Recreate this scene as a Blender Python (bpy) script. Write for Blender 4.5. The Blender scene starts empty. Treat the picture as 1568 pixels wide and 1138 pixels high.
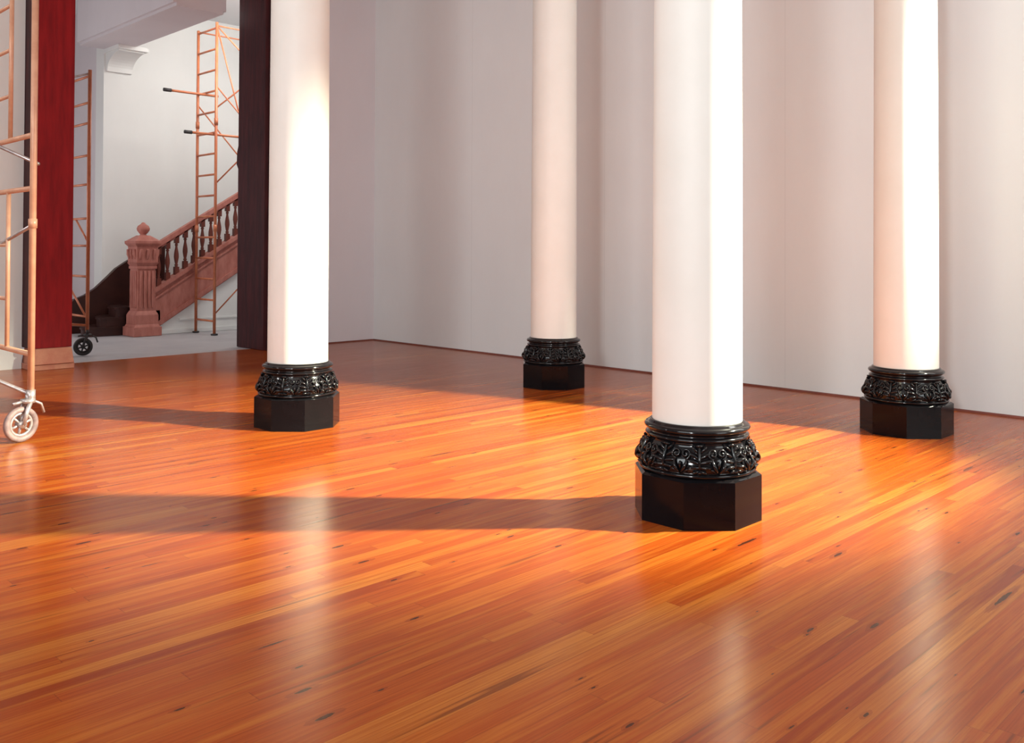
import bpy, math, random
from mathutils import Vector, Matrix, Euler
random.seed(7)
pi=math.pi
sc=bpy.context.scene
col=sc.collection
try:
    sc.view_settings.view_transform='Standard'
    sc.view_settings.look='None'
except Exception as e: print(e)

# ---------------------------------------------------------------- materials
def newmat(name):
    m=bpy.data.materials.new(name); m.use_nodes=True
    nt=m.node_tree; b=nt.nodes['Principled BSDF']
    return m,nt,b
def N(nt,t,**k):
    n=nt.nodes.new(t)
    for a,v in k.items(): setattr(n,a,v)
    return n
def M(nt,op,a,b=None,c=None):
    n=nt.nodes.new('ShaderNodeMath'); n.operation=op
    for i,v in enumerate((a,b,c)):
        if v is None: continue
        if isinstance(v,(int,float)): n.inputs[i].default_value=v
        else: nt.links.new(v,n.inputs[i])
    return n.outputs[0]
def mixc(nt,f,a,b,mode='MIX'):
    n=nt.nodes.new('ShaderNodeMix'); n.data_type='RGBA'; n.blend_type=mode
    for i,v in ((0,f),(6,a),(7,b)):
        if isinstance(v,(int,float)): n.inputs[i].default_value=v
        elif isinstance(v,tuple): n.inputs[i].default_value=(*v,1)
        else: nt.links.new(v,n.inputs[i])
    return n.outputs[2]
def ramp(nt,f,stops):
    n=nt.nodes.new('ShaderNodeValToRGB'); cr=n.color_ramp
    while len(cr.elements)<len(stops): cr.elements.new(.5)
    for e,(p,c) in zip(cr.elements,stops):
        e.position=p; e.color=(*c,1) if isinstance(c,tuple) else (c,c,c,1)
    nt.links.new(f,n.inputs[0]); return n.outputs[0]
def noise(nt,vec,scale,detail=4,rough=.5):
    n=nt.nodes.new('ShaderNodeTexNoise'); n.inputs['Scale'].default_value=scale
    n.inputs['Detail'].default_value=detail; n.inputs['Roughness'].default_value=rough
    if vec is not None: nt.links.new(vec,n.inputs['Vector'])
    return n.outputs[0]
def mapping(nt,vec,scale=(1,1,1),loc=(0,0,0)):
    n=nt.nodes.new('ShaderNodeMapping'); n.inputs['Scale'].default_value=scale; n.inputs['Location'].default_value=loc
    nt.links.new(vec,n.inputs['Vector']); return n.outputs[0]
def bump(nt,b,h,strength=.2,dist=.01):
    n=nt.nodes.new('ShaderNodeBump'); n.inputs['Strength'].default_value=strength; n.inputs['Distance'].default_value=dist
    nt.links.new(h,n.inputs['Height']); nt.links.new(n.outputs[0],b.inputs['Normal'])
def objco(nt):
    return nt.nodes.new('ShaderNodeTexCoord').outputs['Object']
def simple(name,c1,c2=None,rough=.5,scale=4,metal=0,bmp=0,spec=.5,stretch=(1,1,1),bscale=30):
    m,nt,b=newmat(name)
    v=mapping(nt,objco(nt),stretch)
    c2=c2 or tuple(x*.8 for x in c1)
    f=noise(nt,v,scale,6,.6)
    nt.links.new(mixc(nt,ramp(nt,f,[(.35,0.),(.65,1.)]),c1,c2),b.inputs['Base Color'])
    b.inputs['Roughness'].default_value=rough; b.inputs['Metallic'].default_value=metal
    b.inputs['Specular IOR Level'].default_value=spec
    if bmp: bump(nt,b,noise(nt,v,bscale,5,.6),bmp,.005)
    return m

def floor_mat():
    m,nt,b=newmat('polished_pine_boards')
    co=objco(nt); s=N(nt,'ShaderNodeSeparateXYZ'); nt.links.new(co,s.inputs[0])
    x,y=s.outputs[0],s.outputs[1]
    yy=M(nt,'DIVIDE',y,.062); row=M(nt,'FLOOR',yy); fy=M(nt,'FRACT',yy)
    w=N(nt,'ShaderNodeTexWhiteNoise',noise_dimensions='1D'); nt.links.new(row,w.inputs['W'])
    L=2.2
    xx=M(nt,'ADD',M(nt,'DIVIDE',x,L),M(nt,'MULTIPLY',w.outputs[0],7.3)); cx=M(nt,'FLOOR',xx); fx=M(nt,'FRACT',xx)
    cb=N(nt,'ShaderNodeCombineXYZ'); nt.links.new(row,cb.inputs[0]); nt.links.new(cx,cb.inputs[1])
    w2=N(nt,'ShaderNodeTexWhiteNoise',noise_dimensions='2D'); nt.links.new(cb.outputs[0],w2.inputs['Vector'])
    bid=w2.outputs[0]
    base=ramp(nt,bid,[(0,(.24,.036,.005)),(.15,(.33,.060,.008)),(.7,(.385,.083,.010)),(.9,(.43,.112,.014)),(1,(.47,.155,.022))])
    vs=N(nt,'ShaderNodeVectorMath',operation='ADD'); nt.links.new(co,vs.inputs[0])
    cb2=N(nt,'ShaderNodeCombineXYZ'); nt.links.new(M(nt,'MULTIPLY',bid,37.),cb2.inputs[0]); nt.links.new(M(nt,'MULTIPLY',bid,11.),cb2.inputs[2])
    nt.links.new(cb2.outputs[0],vs.inputs[1])
    g=noise(nt,mapping(nt,vs.outputs[0],(1.3,80,1)),1.6,8,.72)
    g2=noise(nt,mapping(nt,vs.outputs[0],(.8,16,1)),1.5,5,.62)
    c=mixc(nt,M(nt,'MULTIPLY',ramp(nt,g,[(.40,0.),(.60,1.)]),.6),base,(.21,.030,.004))
    c=mixc(nt,M(nt,'MULTIPLY',ramp(nt,g2,[(.5,0.),(.70,1.)]),.5),c,(.50,.165,.020))
    bd=noise(nt,mapping(nt,co,(.5,.7,1)),.9,3,.5)
    c=mixc(nt,M(nt,'MULTIPLY',ramp(nt,bd,[(.4,0.),(.7,1.)]),.5),c,(.25,.034,.005))
    wb=M(nt,'MULTIPLY',M(nt,'SUBTRACT',noise(nt,mapping(nt,co,(22,110,1)),1.,3,.65),.5),.05)
    for k,(sx,sy,th,cut,loc) in enumerate(((1.3,5.2,.034,.60,(0,0,0)),(2.3,7.5,.034,.75,(3.3,7.7,0)),(.5,5.0,.045,.84,(9.1,2.2,0)))):
        vor=N(nt,'ShaderNodeTexVoronoi',voronoi_dimensions='2D'); vor.inputs['Scale'].default_value=1.0
        nt.links.new(mapping(nt,co,(sx,sy,1),loc),vor.inputs['Vector'])
        sp=N(nt,'ShaderNodeSeparateColor'); nt.links.new(vor.outputs['Color'],sp.inputs[0])
        wob=M(nt,'ADD',vor.outputs['Distance'],wb)
        lim=M(nt,'MULTIPLY',M(nt,'GREATER_THAN',sp.outputs[0],cut),M(nt,'MULTIPLY',M(nt,'ADD',sp.outputs[1],.30),th))
        on=M(nt,'GREATER_THAN',lim,.001)
        kn=M(nt,'MULTIPLY',M(nt,'LESS_THAN',wob,lim),on)
        halo=M(nt,'MULTIPLY',M(nt,'LESS_THAN',wob,M(nt,'MULTIPLY',lim,2.2)),on)
        c=mixc(nt,M(nt,'MULTIPLY',halo,.4),c,(.16,.022,.005))
        c=mixc(nt,M(nt,'MULTIPLY',kn,.85),c,(.025,.007,.003))
    dk=noise(nt,mapping(nt,vs.outputs[0],(.9,24,1)),1.3,2,.5)
    c=mixc(nt,M(nt,'MULTIPLY',ramp(nt,dk,[(.66,0.),(.71,1.)]),.6),c,(.10,.018,.004))
    sy=M(nt,'MAXIMUM',M(nt,'LESS_THAN',fy,.02),M(nt,'GREATER_THAN',fy,.985))
    sx=M(nt,'LESS_THAN',fx,.0014)
    seam=M(nt,'MAXIMUM',sy,sx)
    c=mixc(nt,M(nt,'MULTIPLY',seam,.35),c,(.10,.018,.005))
    nt.links.new(c,b.inputs['Base Color'])
    rr=noise(nt,mapping(nt,vs.outputs[0],(1.5,20,1)),2,4,.6)
    nt.links.new(M(nt,'ADD',M(nt,'MULTIPLY',rr,.14),.15),b.inputs['Roughness'])
    b.inputs['Specular IOR Level'].default_value=.25
    b.inputs['Specular Tint'].default_value=(1,.62,.34,1)
    h=M(nt,'SUBTRACT',M(nt,'ADD',M(nt,'MULTIPLY',bid,.2),M(nt,'MULTIPLY',g2,.3)),M(nt,'MULTIPLY',seam,.6))
    bump(nt,b,h,.11,.004)
    return m
def wall_mat(name,ca,cb_,seams=False):
    m,nt,b=newmat(name); co=objco(nt)
    f=noise(nt,mapping(nt,co,(1,1,.6)),1.1,5,.55)
    c=mixc(nt,ramp(nt,f,[(.3,0.),(.7,1.)]),ca,cb_)
    f2=noise(nt,mapping(nt,co,(1,1,.25)),14,4,.7)
    c=mixc(nt,M(nt,'MULTIPLY',f2,.06),c,tuple(x*.6 for x in ca))
    if seams:
        s=N(nt,'ShaderNodeSeparateXYZ'); nt.links.new(co,s.inputs[0])
        fr=M(nt,'FRACT',M(nt,'DIVIDE',M(nt,'ADD',s.outputs[1],16.9),2.1))
        c=mixc(nt,M(nt,'MULTIPLY',M(nt,'LESS_THAN',fr,.004),.15),c,tuple(x*.5 for x in ca))
    nt.links.new(c,b.inputs['Base Color'])
    b.inputs['Roughness'].default_value=.85; b.inputs['Specular IOR Level'].default_value=.2
    bump(nt,b,noise(nt,co,60,4,.6),.12,.003)
    return m

m_floor=floor_mat()
m_wallb=wall_mat('grey_plaster',(.71,.72,.725),(.75,.76,.76),True)
m_walll=wall_mat('lilac_shaded_plaster',(.66,.61,.635),(.70,.65,.675))  # lilac cast of the shaded walls put into the plaster colour
m_white=wall_mat('white_plaster',(.76,.77,.755),(.81,.82,.80))
m_ceil=wall_mat('ceiling_plaster',(.72,.73,.74),(.76,.77,.78))
m_conc=simple('grey_concrete',(.38,.37,.39),(.44,.43,.44),.55,2,bmp=.05)
m_cream=simple('cream_column_paint',(.72,.70,.655),(.75,.73,.69),.5,2.5,bmp=.03,bscale=8,spec=.3)
m_black=simple('gloss_black_enamel',(.004,.004,.005),(.007,.006,.007),.10,5,bmp=.04,bscale=25,spec=.36)
m_plinth=simple('black_plinth_enamel',(.003,.003,.004),(.005,.004,.005),.14,5,bmp=.03,bscale=25,spec=.15)
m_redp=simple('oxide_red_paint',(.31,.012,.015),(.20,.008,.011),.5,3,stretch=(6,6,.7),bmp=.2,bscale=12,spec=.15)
m_redd=simple('shaded_red_paint',(.06,.011,.013),(.025,.006,.008),.5,3,stretch=(6,6,.7),bmp=.3,bscale=12,spec=.2)  # same red paint, with the shade of the side faces put into its colour
m_sand=simple('sandstone_foot',(.42,.15,.10),(.5,.22,.14),.8,8,bmp=.3)
m_wood=simple('brown_stair_wood',(.50,.20,.16),(.38,.13,.10),.5,4,stretch=(3,3,1),bmp=.1,spec=.3)
m_woodd=simple('dark_stair_wood',(.13,.032,.022),(.18,.05,.035),.4,4,bmp=.1,spec=.3)
m_wdark=simple('darkest_stair_wood',(.03,.010,.009),(.05,.016,.012),.4,4,bmp=.1,spec=.3)  # darkest wood tone, used on the bottom steps
m_tan=simple('tan_scaffold_paint',(.66,.36,.23),(.55,.27,.17),.4,8,metal=.1)
m_org=simple('orange_scaffold_paint',(.58,.20,.09),(.46,.13,.06),.4,5,metal=.1)
m_galv=simple('galvanised_steel',(.55,.5,.5),(.4,.36,.36),.35,20,metal=.7)
m_rub=simple('black_rubber',(.02,.02,.022),(.035,.03,.03),.6,20)
m_rubg=simple('worn_grey_tyre',(.30,.20,.19),(.16,.11,.11),.55,20)

# ---------------------------------------------------------------- mesh builder
class B:
    def __init__(s): s.v=[];s.f=[];s.m=[];s.s=[];s.mats=[]
    def mi(s,mat):
        if mat not in s.mats: s.mats.append(mat)
        return s.mats.index(mat)
    def add(s,vs,fs,mat,smooth=False):
        o=len(s.v); k=s.mi(mat)
        s.v+= [tuple(v) for v in vs]
        for f in fs: s.f.append([i+o for i in f]); s.m.append(k); s.s.append(smooth)
    def box(s,a,b,mat):
        x0,y0,z0=a;x1,y1,z1=b
        vs=[(x0,y0,z0),(x1,y0,z0),(x1,y1,z0),(x0,y1,z0),(x0,y0,z1),(x1,y0,z1),(x1,y1,z1),(x0,y1,z1)]
        s.add(vs,[(0,3,2,1),(4,5,6,7),(0,1,5,4),(1,2,6,5),(2,3,7,6),(3,0,4,7)],mat)
    def frustum(s,c,w0,w1,z0,z1,mat,n=4,rot=pi/4,smooth=False,caps=True):
        vs=[]
        for w,z in ((w0,z0),(w1,z1)):
            R=w/2/math.cos(pi/n)
            for i in range(n):
                a=rot+2*pi*i/n; vs.append((c[0]+R*math.cos(a),c[1]+R*math.sin(a),z))
        fs=[(i,(i+1)%n,n+(i+1)%n,n+i) for i in range(n)]
        if caps: fs+=[tuple(range(n-1,-1,-1)),tuple(range(n,2*n))]
        s.add(vs,fs,mat,smooth)
    def revolve(s,c,prof,mat,n=32,smooth=True):
        vs=[];fs=[]
        for r,z in prof:
            for i in range(n):
                a=2*pi*i/n; vs.append((c[0]+r*math.cos(a),c[1]+r*math.sin(a),c[2]+z))
        for j in range(len(prof)-1):
            for i in range(n):
                k=(i+1)%n; fs.append((j*n+i,j*n+k,(j+1)*n+k,(j+1)*n+i))
        fs.append(tuple(range(n-1,-1,-1))); o=(len(prof)-1)*n; fs.append(tuple(range(o,o+n)))
        s.add(vs,fs,mat,smooth)
    def tube(s,pts,r,mat,n=10,closed=False):
        pts=[Vector(p) for p in pts]; L=len(pts); vs=[];fs=[]
        rr=r if isinstance(r,(list,tuple)) else [r]*L
        up=None
        for i,p in enumerate(pts):
            if closed: t=(pts[(i+1)%L]-pts[i-1])
            else: t=pts[min(i+1,L-1)]-pts[max(i-1,0)]
            t.normalize()
            if up is None:
                up=Vector((0,0,1)) if abs(t.z)<.9 else Vector((1,0,0))
            a=t.cross(up)
            if a.length<1e-4: a=t.cross(Vector((0,1,.3)))
            a.normalize(); b=a.cross(t).normalized(); up=b
            for k in range(n):
                an=2*pi*k/n; vs.append(p+(a*math.cos(an)+b*math.sin(an))*rr[i])
        for i in range(L if closed else L-1):
            j=(i+1)%L
            for k in range(n):
                q=(k+1)%n; fs.append((i*n+k,i*n+q,j*n+q,j*n+k))
        if not closed:
            fs.append(tuple(range(n-1,-1,-1))); fs.append(tuple(range((L-1)*n,L*n)))
        s.add(vs,fs,mat,True)
    def prism(s,poly,axis,a0,a1,mat):
        n=len(poly)
        def P(p,q,a): return {'y':(p,a,q),'x':(a,p,q),'z':(p,q,a)}[axis]
        vs=[P(p,q,a0) for p,q in poly]+[P(p,q,a1) for p,q in poly]
        fs=[(i,(i+1)%n,n+(i+1)%n,n+i) for i in range(n)]+[tuple(range(n-1,-1,-1)),tuple(range(n,2*n))]
        s.add(vs,fs,mat)
    def mesh(s,name):
        me=bpy.data.meshes.new(name); me.from_pydata(s.v,[],s.f)
        for m in s.mats: me.materials.append(m)
        me.polygons.foreach_set('material_index',s.m); me.polygons.foreach_set('use_smooth',s.s)
        me.update()
        import bmesh
        bm=bmesh.new(); bm.from_mesh(me); bmesh.ops.recalc_face_normals(bm,faces=bm.faces); bm.to_mesh(me); bm.free()
        return me
    def obj(s,name,loc=(0,0,0),bevel=0):
        o=bpy.data.objects.new(name,s.mesh(name)); o.location=loc; col.objects.link(o)
        if bevel:
            md=o.modifiers.new('bevel','BEVEL'); md.width=bevel; md.segments=2; md.limit_method='ANGLE'; md.angle_limit=math.radians(40)
        return o

# ---------------------------------------------------------------- room shell
XB=7.6; YL=10.3; XF=-5.5; YR=-6.0; ZC=5.0
def boxobj(name,a,b,mat):
    q=B(); q.box(a,b,mat); return q.obj(name)
boxobj('floor',(XF,YR,-.1),(XB,YL+.12,0),m_floor)
boxobj('ceiling',(XF-.3,YR-.3,ZC),(XB+.3,YL+.6,ZC+.15),m_ceil)
boxobj('wall_back',(XB,YR,-.1),(XB+.3,YL+.6,ZC),m_wallb)
boxobj('wall_front',(XF-.3,YR,-.1),(XF,YL+.6,ZC),m_white)
boxobj('wall_right',(XF-.3,YR-.3,-.1),(XB+.3,YR,ZC),m_white)
boxobj('wall_left',(XF,YL,-.1),(3.12,YL+.3,ZC),m_white)
boxobj('wall_header',(3.12,YL,4.73),(6.18,YL+.6,ZC),m_walll)
boxobj('wall_corner',(6.18,YL,-.1),(XB,YL+.6,ZC),m_walll)
# hall behind the opening
boxobj('floor_hall',(0.3,YL+.12,-.1),(9.4,16.2,-.004),m_conc)
boxobj('ceiling_hall',(0.3,YL+.6,ZC),(9.4,16.2,ZC+.15),m_ceil)
boxobj('wall_hall_far',(5.37,14.1,-.1),(9.4,14.4,ZC),m_white)
boxobj('wall_hall_return',(5.37,14.4,-.1),(5.67,16.2,ZC),m_walll)
boxobj('wall_hall_recess',(0,16.0,-.1),(5.37,16.3,ZC),m_walll)
boxobj('wall_hall_right',(9.1,YL+.6,-.1),(9.4,14.1,ZC),m_white)
boxobj('wall_hall_left',(0,YL+.3,-.1),(0.3,16.0,ZC),m_white)
q=B()
q.box((4.98,YL+.6,4.3),(5.68,14.1,ZC),m_walll)
q.box((5.02,YL+.6,4.26),(5.64,14.1,4.3),m_walll)
pr=[(14.1,3.93),(14.1,4.26),(13.62,4.26),(13.62,4.18)]
for i in range(1,9):
    a=i/9*pi/2; pr.append((13.62+.43*math.sin(a)**1.2,4.18-.22*(1-math.cos(a))))
pr.append((14.05,3.93))
q.prism(pr,'x',5.40,5.78,m_white)
q.box((5.37,13.56,4.2),(5.82,14.1,4.26),m_white)
q.obj('ceiling_beam')
q=B(); q.prism([(XB,0),(XB-.016,0),(XB-.014,.008),(XB-.006,.015),(XB,.016)],'y',YR,YL,m_woodd); q.obj('baseboard_back')
q=B(); q.prism([(YL,0),(YL-.016,0),(YL-.014,.008),(YL-.006,.015),(YL,.016)],'x',6.18,XB-.022,m_woodd); q.obj('baseboard_left')

# ---------------------------------------------------------------- jamb posts
q=B()
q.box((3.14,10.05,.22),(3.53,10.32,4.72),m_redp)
q.box((3.125,10.07,.22),(3.14,10.32,4.72),m_redd)  # slab in the shaded red: painted shade on the side face
q.box((3.125,10.0,0),(3.54,10.34,.06),m_sand)
q.frustum((3.335,10.17),.39,.35,.06,.22,m_sand)
q.obj('red_timber_post',bevel=.006)
q=B()
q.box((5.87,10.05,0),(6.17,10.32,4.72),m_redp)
q.box((5.80,10.12,0),(5.87,10.78,4.72),m_redd)  # reveal face in the shaded red, its shade painted in
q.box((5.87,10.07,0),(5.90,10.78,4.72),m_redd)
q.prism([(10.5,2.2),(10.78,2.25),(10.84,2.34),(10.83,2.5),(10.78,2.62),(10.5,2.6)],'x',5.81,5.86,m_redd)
q.obj('right_timber_post',bevel=.006)

# ---------------------------------------------------------------- cast-iron columns
def column_mesh():
    q=B(); W=.557
    q.frustum((0,0),W,W,0,.212,m_plinth,8,pi/8)
    q.frustum((0,0),W,W-.03,.212,.222,m_black,8,pi/8)
    prof=[(.245,.220),(.262,.222),(.272,.228),(.276,.236),(.270,.243),(.262,.246),
          (.266,.252),(.270,.262),(.271,.275),(.268,.292),(.260,.312),(.249,.335),(.238,.360),(.232,.374),
          (.236,.378),(.243,.383),(.243,.390),(.238,.395),(.230,.398),(.228,.402),(.228,.406),(.232,.410),
          (.241,.413),(.247,.419),(.248,.427),(.243,.435),(.234,.439),(.226,.442),(.223,.449),(.212,.452)]
    q.revolve((0,0,0),prof,m_black,72)
    def R(z):
        for (r0,z0),(r1,z1) in zip(prof,prof[1:]):
            if z0<=z<=z1: return r0+(r1-r0)*(z-z0)/max(z1-z0,1e-6)
        return .25
    ZT=.376
    def pos(s,z,off,c):
        r=R(z)+off; a=c+s/.265
        return (r*math.cos(a),r*math.sin(a),z)
    def blob(c,s0,z0,phi,la,lb,h,base=0.0,curl=.8):
        nu,nv=8,6; vs=[];fs=[]
        for j in range(nv+1):
            t=pi*j/nv
            for i in range(nu):
                p=2*pi*i/nu
                a=la*math.cos(t); bb=lb*math.sin(t)*math.cos(p); cc=h*math.sin(t)*math.sin(p)
                cc+=h*curl*(a/la)
                s=s0+a*math.cos(phi)-bb*math.sin(phi); z=z0+a*math.sin(phi)+bb*math.cos(phi)
                z=min(max(z,.240),ZT)
                vs.append(pos(s,z,cc+base,c))
        for j in range(nv):
            for i in range(nu):
                k=(i+1)%nu; fs.append((j*nu+i,j*nu+k,(j+1)*nu+k,(j+1)*nu+i))
        q.add(vs,fs,m_black,True)
    NM=10
    for k in range(NM):
        c=2*pi*k/NM
        blob(c,0,.315,pi/2,.060,.008,.013,.004,.5)
        for i,(zz,l) in enumerate(((.350,.026),(.326,.034),(.302,.036),(.278,.030),(.258,.020))):
            for sg in (-1,1):
                ph=pi/2-sg*math.radians(48+i*14)
                blob(c,sg*l*.62,zz,ph,l,.0085,.013,.003,.9)
        blob(c,0,.366,pi/2,.010,.022,.014,.006)
        blob(c,0,.250,pi/2,.010,.013,.012,.004)
        cc=c+pi/NM
        for sg in (-1,1):
            pts=[];rad=[]
            for i in range(26):
                t=i/25; an=-pi/2+sg*(t*3.0*pi); rr=.020*(1-t)+.003
                s=sg*.021+rr*math.cos(an); z=.336+rr*math.sin(an)
                pts.append(pos(s,min(max(z,.25),ZT),.010+.008*t,cc)); rad.append(.0062-.0015*t)
            q.tube(pts,rad,m_black,6)
            pts=[pos(sg*(.002+.026*math.sin(t*pi/2)),.250+.068*t,.008+.010*math.sin(t*pi),cc) for t in [i/8 for i in range(9)]]
            q.tube(pts,[.004+.004*math.sin(i/8*pi) for i in range(9)],m_black,6)
            blob(cc,sg*.020,.262,math.radians(90-sg*60),.020,.008,.011,.004)
        blob(cc,0,.285,pi/2,.022,.009,.014,.005)
    sh=[(.205,.449),(.2115,.450),(.2115,.456)]
    for i in range(1,21):
        t=i/20; sh.append((.2115-.011*t**1.3,.456+t*4.0))
    q.revolve((0,0,0),sh,m_cream,96)
    cap=[(.20,4.45),(.225,4.455),(.235,4.475),(.225,4.495),(.205,4.50),(.21,4.56),(.235,4.66),(.28,4.76),(.31,4.80),(.315,4.83),(.30,4.85)]
    q.revolve((0,0,0),cap,m_cream,64)
    q.frustum((0,0),.66,.66,4.85,5.0,m_cream,8,pi/8)
    return q.mesh('column')
cm=column_mesh()
for (x,y) in ((3.722,2.468),(3.551,5.712),(6.254,5.706),(6.471,2.575)):
    o=bpy.data.objects.new('column',cm); o.location=(x,y,0); col.objects.link(o)

# ---------------------------------------------------------------- staircase
stair=bpy.data.objects.new('staircase',None); col.objects.link(stair); stair.location=(5.58,13.12,0)
def child(q,name,par,bevel=0):
    o=q.obj(name,bevel=bevel); o.parent=par; o.matrix_parent_inverse=Matrix.Translation(-Vector(par.location)); return o
q=B(); nx,ny=5.56,13.08
q.frustum((nx,ny),.40,.40,0,.13,m_wood)
q.frustum((nx,ny),.37,.33,.13,.17,m_wood)
q.frustum((nx,ny),.33,.33,.17,.30,m_wood)
q.frustum((nx,ny),.33,.27,.30,.36,m_wood)
q.frustum((nx,ny),.26,.26,.36,1.0,m_wood)
for i in range(4):
    a=i*pi/2; ca,sa=math.cos(a),math.sin(a)
    for t in (-.085,-.03,.03,.085):
        px,py=nx+ca*.135-sa*t,ny+sa*.135+ca*t
        q.tube([(px,py,.40),(px,py,.93)],.017,m_wood,8)
q.frustum((nx,ny),.29,.29,.96,1.0,m_wood)
q.frustum((nx,ny),.27,.33,1.0,1.05,m_wood)
q.frustum((nx,ny),.31,.31,1.05,1.28,m_wood)
for i in range(4):
    a=i*pi/2; ca,sa=math.cos(a),math.sin(a)
    for t in (-.10,0,.10):
        px,py=nx+ca*.155-sa*t,ny+sa*.155+ca*t
        q.tube([(px-ca*.01,py-sa*.01,1.10),(px+ca*.012,py+sa*.012,1.17),(px+ca*.02,py+sa*.02,1.24)],[.02,.03,.022],m_wood,8)
q.frustum((nx,ny),.31,.38,1.28,1.32,m_wood)
q.frustum((nx,ny),.38,.38,1.32,1.36,m_wood)
q.frustum((nx,ny),.36,.14,1.36,1.44,m_wood)
q.revolve((nx,ny,1.43),[(.05,0),(.055,.01),(.04,.025),(.06,.045),(.085,.08),(.09,.11),(.075,.145),(.04,.17),(.03,.18),(.02,.195),(.002,.20)],m_wood,24)
child(q,'newel_post',stair,.004)
SL=.62; X0=5.72; Y0=13.13
def zr(x,b): return b+SL*(x-X0)
XE=8.9
q=B()
q.prism([(X0,.06),(X0,.60),(XE,zr(XE,.60)),(XE,zr(XE,.06))],'y',Y0-.05,Y0+.05,m_wood)
q.prism([(X0,.60),(X0,.66),(XE,zr(XE,.66)),(XE,zr(XE,.60))],'y',Y0-.09,Y0+.09,m_wood)
q.prism([(X0,.50),(X0,.53),(XE,zr(XE,.53)),(XE,zr(XE,.50))],'y',Y0-.07,Y0,m_wood)
q.prism([(X0,.08),(X0,.15),(XE,zr(XE,.15)),(XE,zr(XE,.08))],'y',Y0-.075,Y0,m_wood)
q.box((X0-.05,Y0-.05,0),(X0+.1,Y0+.05,.35),m_wood)
child(q,'stringer',stair)
q=B()
q.prism([(X0+.02,0),(X0+.02,.07),(XE,zr(XE,.07)),(XE,0)],'y',Y0-.02,Y0+.04,m_white)
q.box((X0+.05,Y0-.045,0),(XE,Y0-.02,.06),m_white)
q.box((X0+.4,Y0-.035,.19),(XE,Y0-.02,.215),m_white)
child(q,'spandrel_panel',stair)
q=B()
q.prism([(X0-.1,zr(X0-.1,1.22)),(X0-.1,zr(X0-.1,1.30)),(XE,zr(XE,1.30)),(XE,zr(XE,1.22))],'y',Y0-.05,Y0+.05,m_wood)
q.prism([(X0-.1,zr(X0-.1,1.19)),(X0-.1,zr(X0-.1,1.22)),(XE,zr(XE,1.22)),(XE,zr(XE,1.19))],'y',Y0-.03,Y0+.03,m_wood)
child(q,'handrail',stair,.006)
q=B()
x=X0+.09
while x<XE-.05:
    zb=zr(x,.66)-.02; zt=zr(x,1.20); h=zt-zb
    q.box((x-.032,Y0-.032,zb-.02),(x+.032,Y0+.032,zb+.12),m_woodd)
    q.box((x-.030,Y0-.030,zt-.09),(x+.030,Y0+.030,zt+.03),m_woodd)
    pr=[(.03,.12),(.018,.13),(.030,.145),(.018,.16),(.026,.20),(.036,.26),(.034,.31),(.018,.40),(.016,.43),(.027,.445),(.016,.46)]
    pr=[(r,z*h/.56) for r,z in pr]+[(.026,h-.09)]
    q.revolve((x,Y0,zb),pr,m_woodd,10)
    x+=.135
child(q,'balusters',stair)
q=B()
n=0; x=X0-.10; z=0
while x<XE-.3:
    z1=(n+1)*.167
    q.box((x,Y0+.0,max(0,z1-.30)),(x+.27,14.08,z1-.03),m_woodd)
    q.box((x-.03,Y0-.0,z1-.03),(x+.27,14.08,z1),m_woodd)
    x+=.27; n+=1
child(q,'treads',stair)
q=B()
for k,(r,z0,z1) in enumerate(((.72,0,.13),(.50,.13,.26),(.30,.26,.40))):
    pts=[(X0-.1,14.05)]
    for i in range(13):
        a=pi/2+pi/2*i/12
        pts.append((X0-.12+r*math.cos(a)*1.05,13.35+ (14.05-13.35)*math.sin(a)))
    pts+= [(X0-.12-r*.9,13.32),(X0-.1,13.30)]
    q.prism(pts,'z',z0,z1-.03,m_wdark)
    pts2=[(px-.02,py-.01) for px,py in pts]
    q.prism(pts2,'z',z1-.03,z1,m_wdark)
pr=[(4.86,.0),(4.86,.42),(4.95,.50),(5.1,.56),(5.25,.66),(5.4,.80),(5.55,.95),(5.7,1.05),(5.9,1.17),(6.3,1.4),(6.3,.5),(5.6,.0)]
q.prism(pr,'y',14.0,14.09,m_wdark)
child(q,'bottom_steps',stair)

# ---------------------------------------------------------------- scaffolding
def caster(q,x,y,ang,R,tyre,metal,zt):
    d=Vector((math.cos(ang),math.sin(ang),0)); s=Vector((-d.y,d.x,0)); c=Vector((x,y,R))
    ring=[c+(d*math.cos(t)+Vector((0,0,1))*math.sin(t))*(R-.02) for t in [2*pi*i/28 for i in range(28)]]
    q.tube(ring,.02,tyre,10,closed=True)
    ring=[c+(d*math.cos(t)+Vector((0,0,1))*math.sin(t))*(R-.045) for t in [2*pi*i/28 for i in range(28)]]
    q.tube(ring,.010,metal,8,closed=True)
    q.tube([c-s*.03,c+s*.03],.024,metal,14)
    for i in range(6):
        t=2*pi*i/6+.3; q.tube([c,c+(d*math.cos(t)+Vector((0,0,1))*math.sin(t))*(R-.04)],.009,metal,8)
    top=c-d*(-.045)+Vector((0,0,R+.03))
    for sg in (-1,1):
        a=c+s*sg*.035
        q.tube([a,a+d*.015+Vector((0,0,R*.6)),top+s*sg*.03],[.012,.014,.016],metal,8)
    q.tube([top-Vector((0,0,.012)),top+Vector((0,0,.012))],.045,metal,18)
    q.tube([top,Vector((top.x,top.y,zt))],.017,metal,12)
    q.tube([top+d*.03,top+d*.09-Vector((0,0,.03)),top+d*.11-Vector((0,0,.09))],.009,metal,8)
    q.tube([top-d*.03,top-d*.10-Vector((0,0,.01))],.010,metal,8)
    return top
q=B(); fx=2.00; y0=6.41; y1=7.95; P=.021
for yy in (y0,y1): q.tube([(fx,yy,.27),(fx,yy,3.6)],P,m_tan,14)
for z in (.56,1.64,1.99,3.2): q.tube([(fx,y0,z),(fx,y1,z)],P*.85,m_tan,12)
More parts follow.
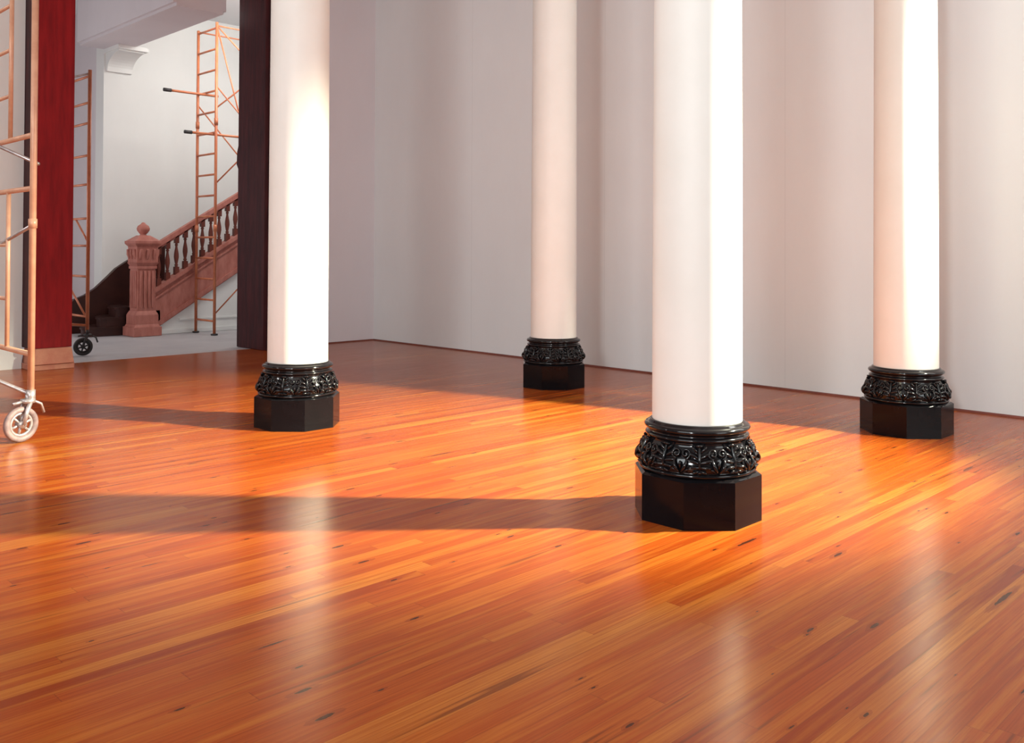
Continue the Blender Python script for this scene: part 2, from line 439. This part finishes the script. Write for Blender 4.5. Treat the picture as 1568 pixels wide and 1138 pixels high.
q.tube([(fx,y0+.48,1.99),(fx,y0+.48,3.2)],P*.7,m_tan,10)
q.tube([(fx,y0+.50,.56),(fx,y0+.50,1.64)],P*.7,m_tan,10)
for z in (2.3,2.62,2.93): q.tube([(fx,y0+.48,z),(fx,y1,z)],P*.6,m_tan,10)
for z in (.9,1.27): q.tube([(fx,y0+.50,z),(fx,y1,z)],P*.6,m_tan,10)
q.tube([(fx,y0,1.40),(fx,y0+1.1,1.20)],P*.6,m_galv,10)
q.tube([(fx+.03,y0,1.80),(fx-.4,y0+1.5,2.3)],P*.55,m_galv,10)
q.tube([(fx,y0,.30),(fx-.5,y1,.62)],P*.6,m_galv,10)
fx2=fx-1.9
for yy in (y0,y1): q.tube([(fx2,yy,.27),(fx2,yy,3.6)],P,m_tan,14)
for z in (.56,1.64,1.99,3.2): q.tube([(fx2,y0,z),(fx2,y1,z)],P*.85,m_tan,12)
q.tube([(fx,y1,.9),(fx2,y1,3.0)],P*.6,m_galv,10); q.tube([(fx2,y1,.9),(fx,y1,3.0)],P*.6,m_galv,10)
for xx in (fx,fx2):
    for yy in (y0,y1):
        if xx==fx and yy==y0: continue
        caster(q,xx-.045,yy,0,.105,m_rubg,m_galv,.30)
caster(q,fx-.06,y0-.01,.25,.115,m_rubg,m_galv,.30)
for xx in (fx,fx2):
    for yy in (y0,y1):
        q.tube([(xx,yy,.25),(xx,yy,.33)],.028,m_galv,14)
        q.tube([(xx,yy,1.38),(xx,yy,1.44)],.027,m_tan,14)
q.obj('rolling_scaffold')
q=B(); fx=4.05; y0=11.05; y1=11.95
for yy in (y0,y1): q.tube([(fx,yy,.28),(fx,yy,3.34)],.021,m_org,12)
for z in (.45,.92,1.28,1.60,2.0,2.34,2.72,2.96,3.27): q.tube([(fx,y0,z),(fx,y1,z)],.014,m_org,10)
q.tube([(fx,y0+.05,.45),(fx,y1-.1,.92)],.012,m_org,8)
q.tube([(fx,y0,1.32),(fx,y0+.4,1.6)],.012,m_org,8)
q.tube([(fx,y0,3.3),(fx-.9,y0+.6,3.0)],.012,m_galv,8)
q.tube([(fx-1.3,y0,.5),(fx,y0,.35)],.016,m_org,8)
for yy in (y0,y1): q.tube([(fx-1.3,yy,.28),(fx-1.3,yy,3.34)],.021,m_org,12)
for xx in (fx,fx-1.3):
    for yy in (y0,y1):
        caster(q,xx-.045,yy,-.3,.105,m_rub,m_rub,.30)
q.obj('rolling_scaffold')
q=B(); fx=6.33; fx3=7.75; y0=12.42; y1=13.0; ZT=4.55
for xx in (fx,fx3):
    for yy in (y0,y1):
        q.tube([(xx,yy,.0),(xx,yy,ZT-.03*(yy==y1))],.021,m_org,12)
        q.tube([(xx,yy,0),(xx,yy,.02)],.05,m_rub,12)
        for z in (1.55,3.1): q.tube([(xx,yy,z-.05),(xx,yy,z+.05)],.028,m_org,12)
    z=.20
    while z<ZT-.05:
        q.tube([(xx,y0,z),(xx,y1,z)],.015,m_org,10); z+=.305
for yy,z,xa,xb in ((12.5,2.92,5.92,fx3),(12.7,3.52,5.70,6.5)):
    q.tube([(xa+.06,yy,z),(xb,yy,z)],.018,m_org,10)
    q.tube([(xa-.03,yy,z),(xa+.08,yy,z)],.026,m_rub,10)
for a,b in (((fx,y0,3.62),(fx3,y0,2.2)),((fx,y0,2.2),(fx3,y0,3.62)),((fx,y0,4.5),(fx3,y0,3.3)),((fx,y0,3.3),(fx3,y0,4.5)),
            ((fx,y1,3.4),(fx3,y1,1.9)),((fx,y0,.3),(fx3,y0,1.7)),((fx,y0,4.5),(7.0,y0,2.2)),((fx,y1,4.5),(fx3,y1,4.5)),((fx,y0,4.5),(fx3,y0,4.5))):
    q.tube([a,b],.011,m_org,8)
q.obj('ladder_scaffold')

# ---------------------------------------------------------------- lights
def look(o,tgt):
    o.rotation_euler=(Vector(tgt)-o.location).to_track_quat('-Z','Y').to_euler()
def area(name,loc,tgt,sx,sy,e,c):
    l=bpy.data.lights.new(name,'AREA'); l.shape='RECTANGLE'; l.size=sx; l.size_y=sy; l.energy=e; l.color=c
    o=bpy.data.objects.new(name,l); o.location=loc; col.objects.link(o); look(o,tgt); return o
def spot(name,loc,tgt,ang,blend,rad,e,c):
    l=bpy.data.lights.new(name,'SPOT'); l.spot_size=math.radians(ang); l.spot_blend=blend; l.shadow_soft_size=rad; l.energy=e; l.color=c
    o=bpy.data.objects.new(name,l); o.location=loc; col.objects.link(o); look(o,tgt); return o
spot('window_spotlight',(7.2,-.9,4.6),(3.85,4.3,.0),44,1.0,.10,16500,(1,.98,.74))
area('window_lamp',(7.5,.7,2.9),(3.5,3.2,2.1),.7,3.6,95,(1,.99,.95))
area('right_fill',(3.6,-5.0,2.8),(6.5,5,3.0),3.0,3.0,160,(.90,.985,1))  # added fill from behind and right of the camera, not a real window
area('wall_fill',(-3.0,2.0,3.2),(7.6,6.0,3.8),3,2.2,195,(.91,.985,1))  # added area light that washes the back wall
spot('camera_side_lamp',(-4.7,-.9,3.2),(7.2,3.2,2.6),66,.8,.42,1500,(.94,.99,1))
area('scaffold_side_fill',(-2.2,7.2,3.6),(1.9,10.3,1.9),1.0,1.0,75,(1,.98,.96))  # unseen fill added to brighten the white wall behind the scaffold
area('hall_fill',(6.6,11.4,4.6),(6.6,13.6,1.6),2.2,1.0,85,(1,.98,.93))  # added overhead fill that brightens the far hall wall
area('hall_side_fill',(1.4,12.6,1.6),(5.6,12.6,3.6),1.6,1.6,70,(1,.96,.97))  # second hall fill, added out of view to light the beam soffit
w=bpy.data.worlds.new('World'); sc.world=w; w.use_nodes=True
w.node_tree.nodes['Background'].inputs[0].default_value=(.8,.85,1,1); w.node_tree.nodes['Background'].inputs[1].default_value=.2

# ---------------------------------------------------------------- camera
cam=bpy.data.cameras.new('camera'); co=bpy.data.objects.new('camera',cam); col.objects.link(co)
cam.sensor_width=36; cam.sensor_fit='HORIZONTAL'; cam.lens=32.14
cam.shift_y=-.131
R=Matrix.Rotation(math.radians(-45),4,'Z')@Matrix.Rotation(math.radians(90.8),4,'X')@Matrix.Rotation(math.radians(.25),4,'Z')
co.matrix_world=Matrix.Translation((0,0,1.25))@R
sc.camera=co
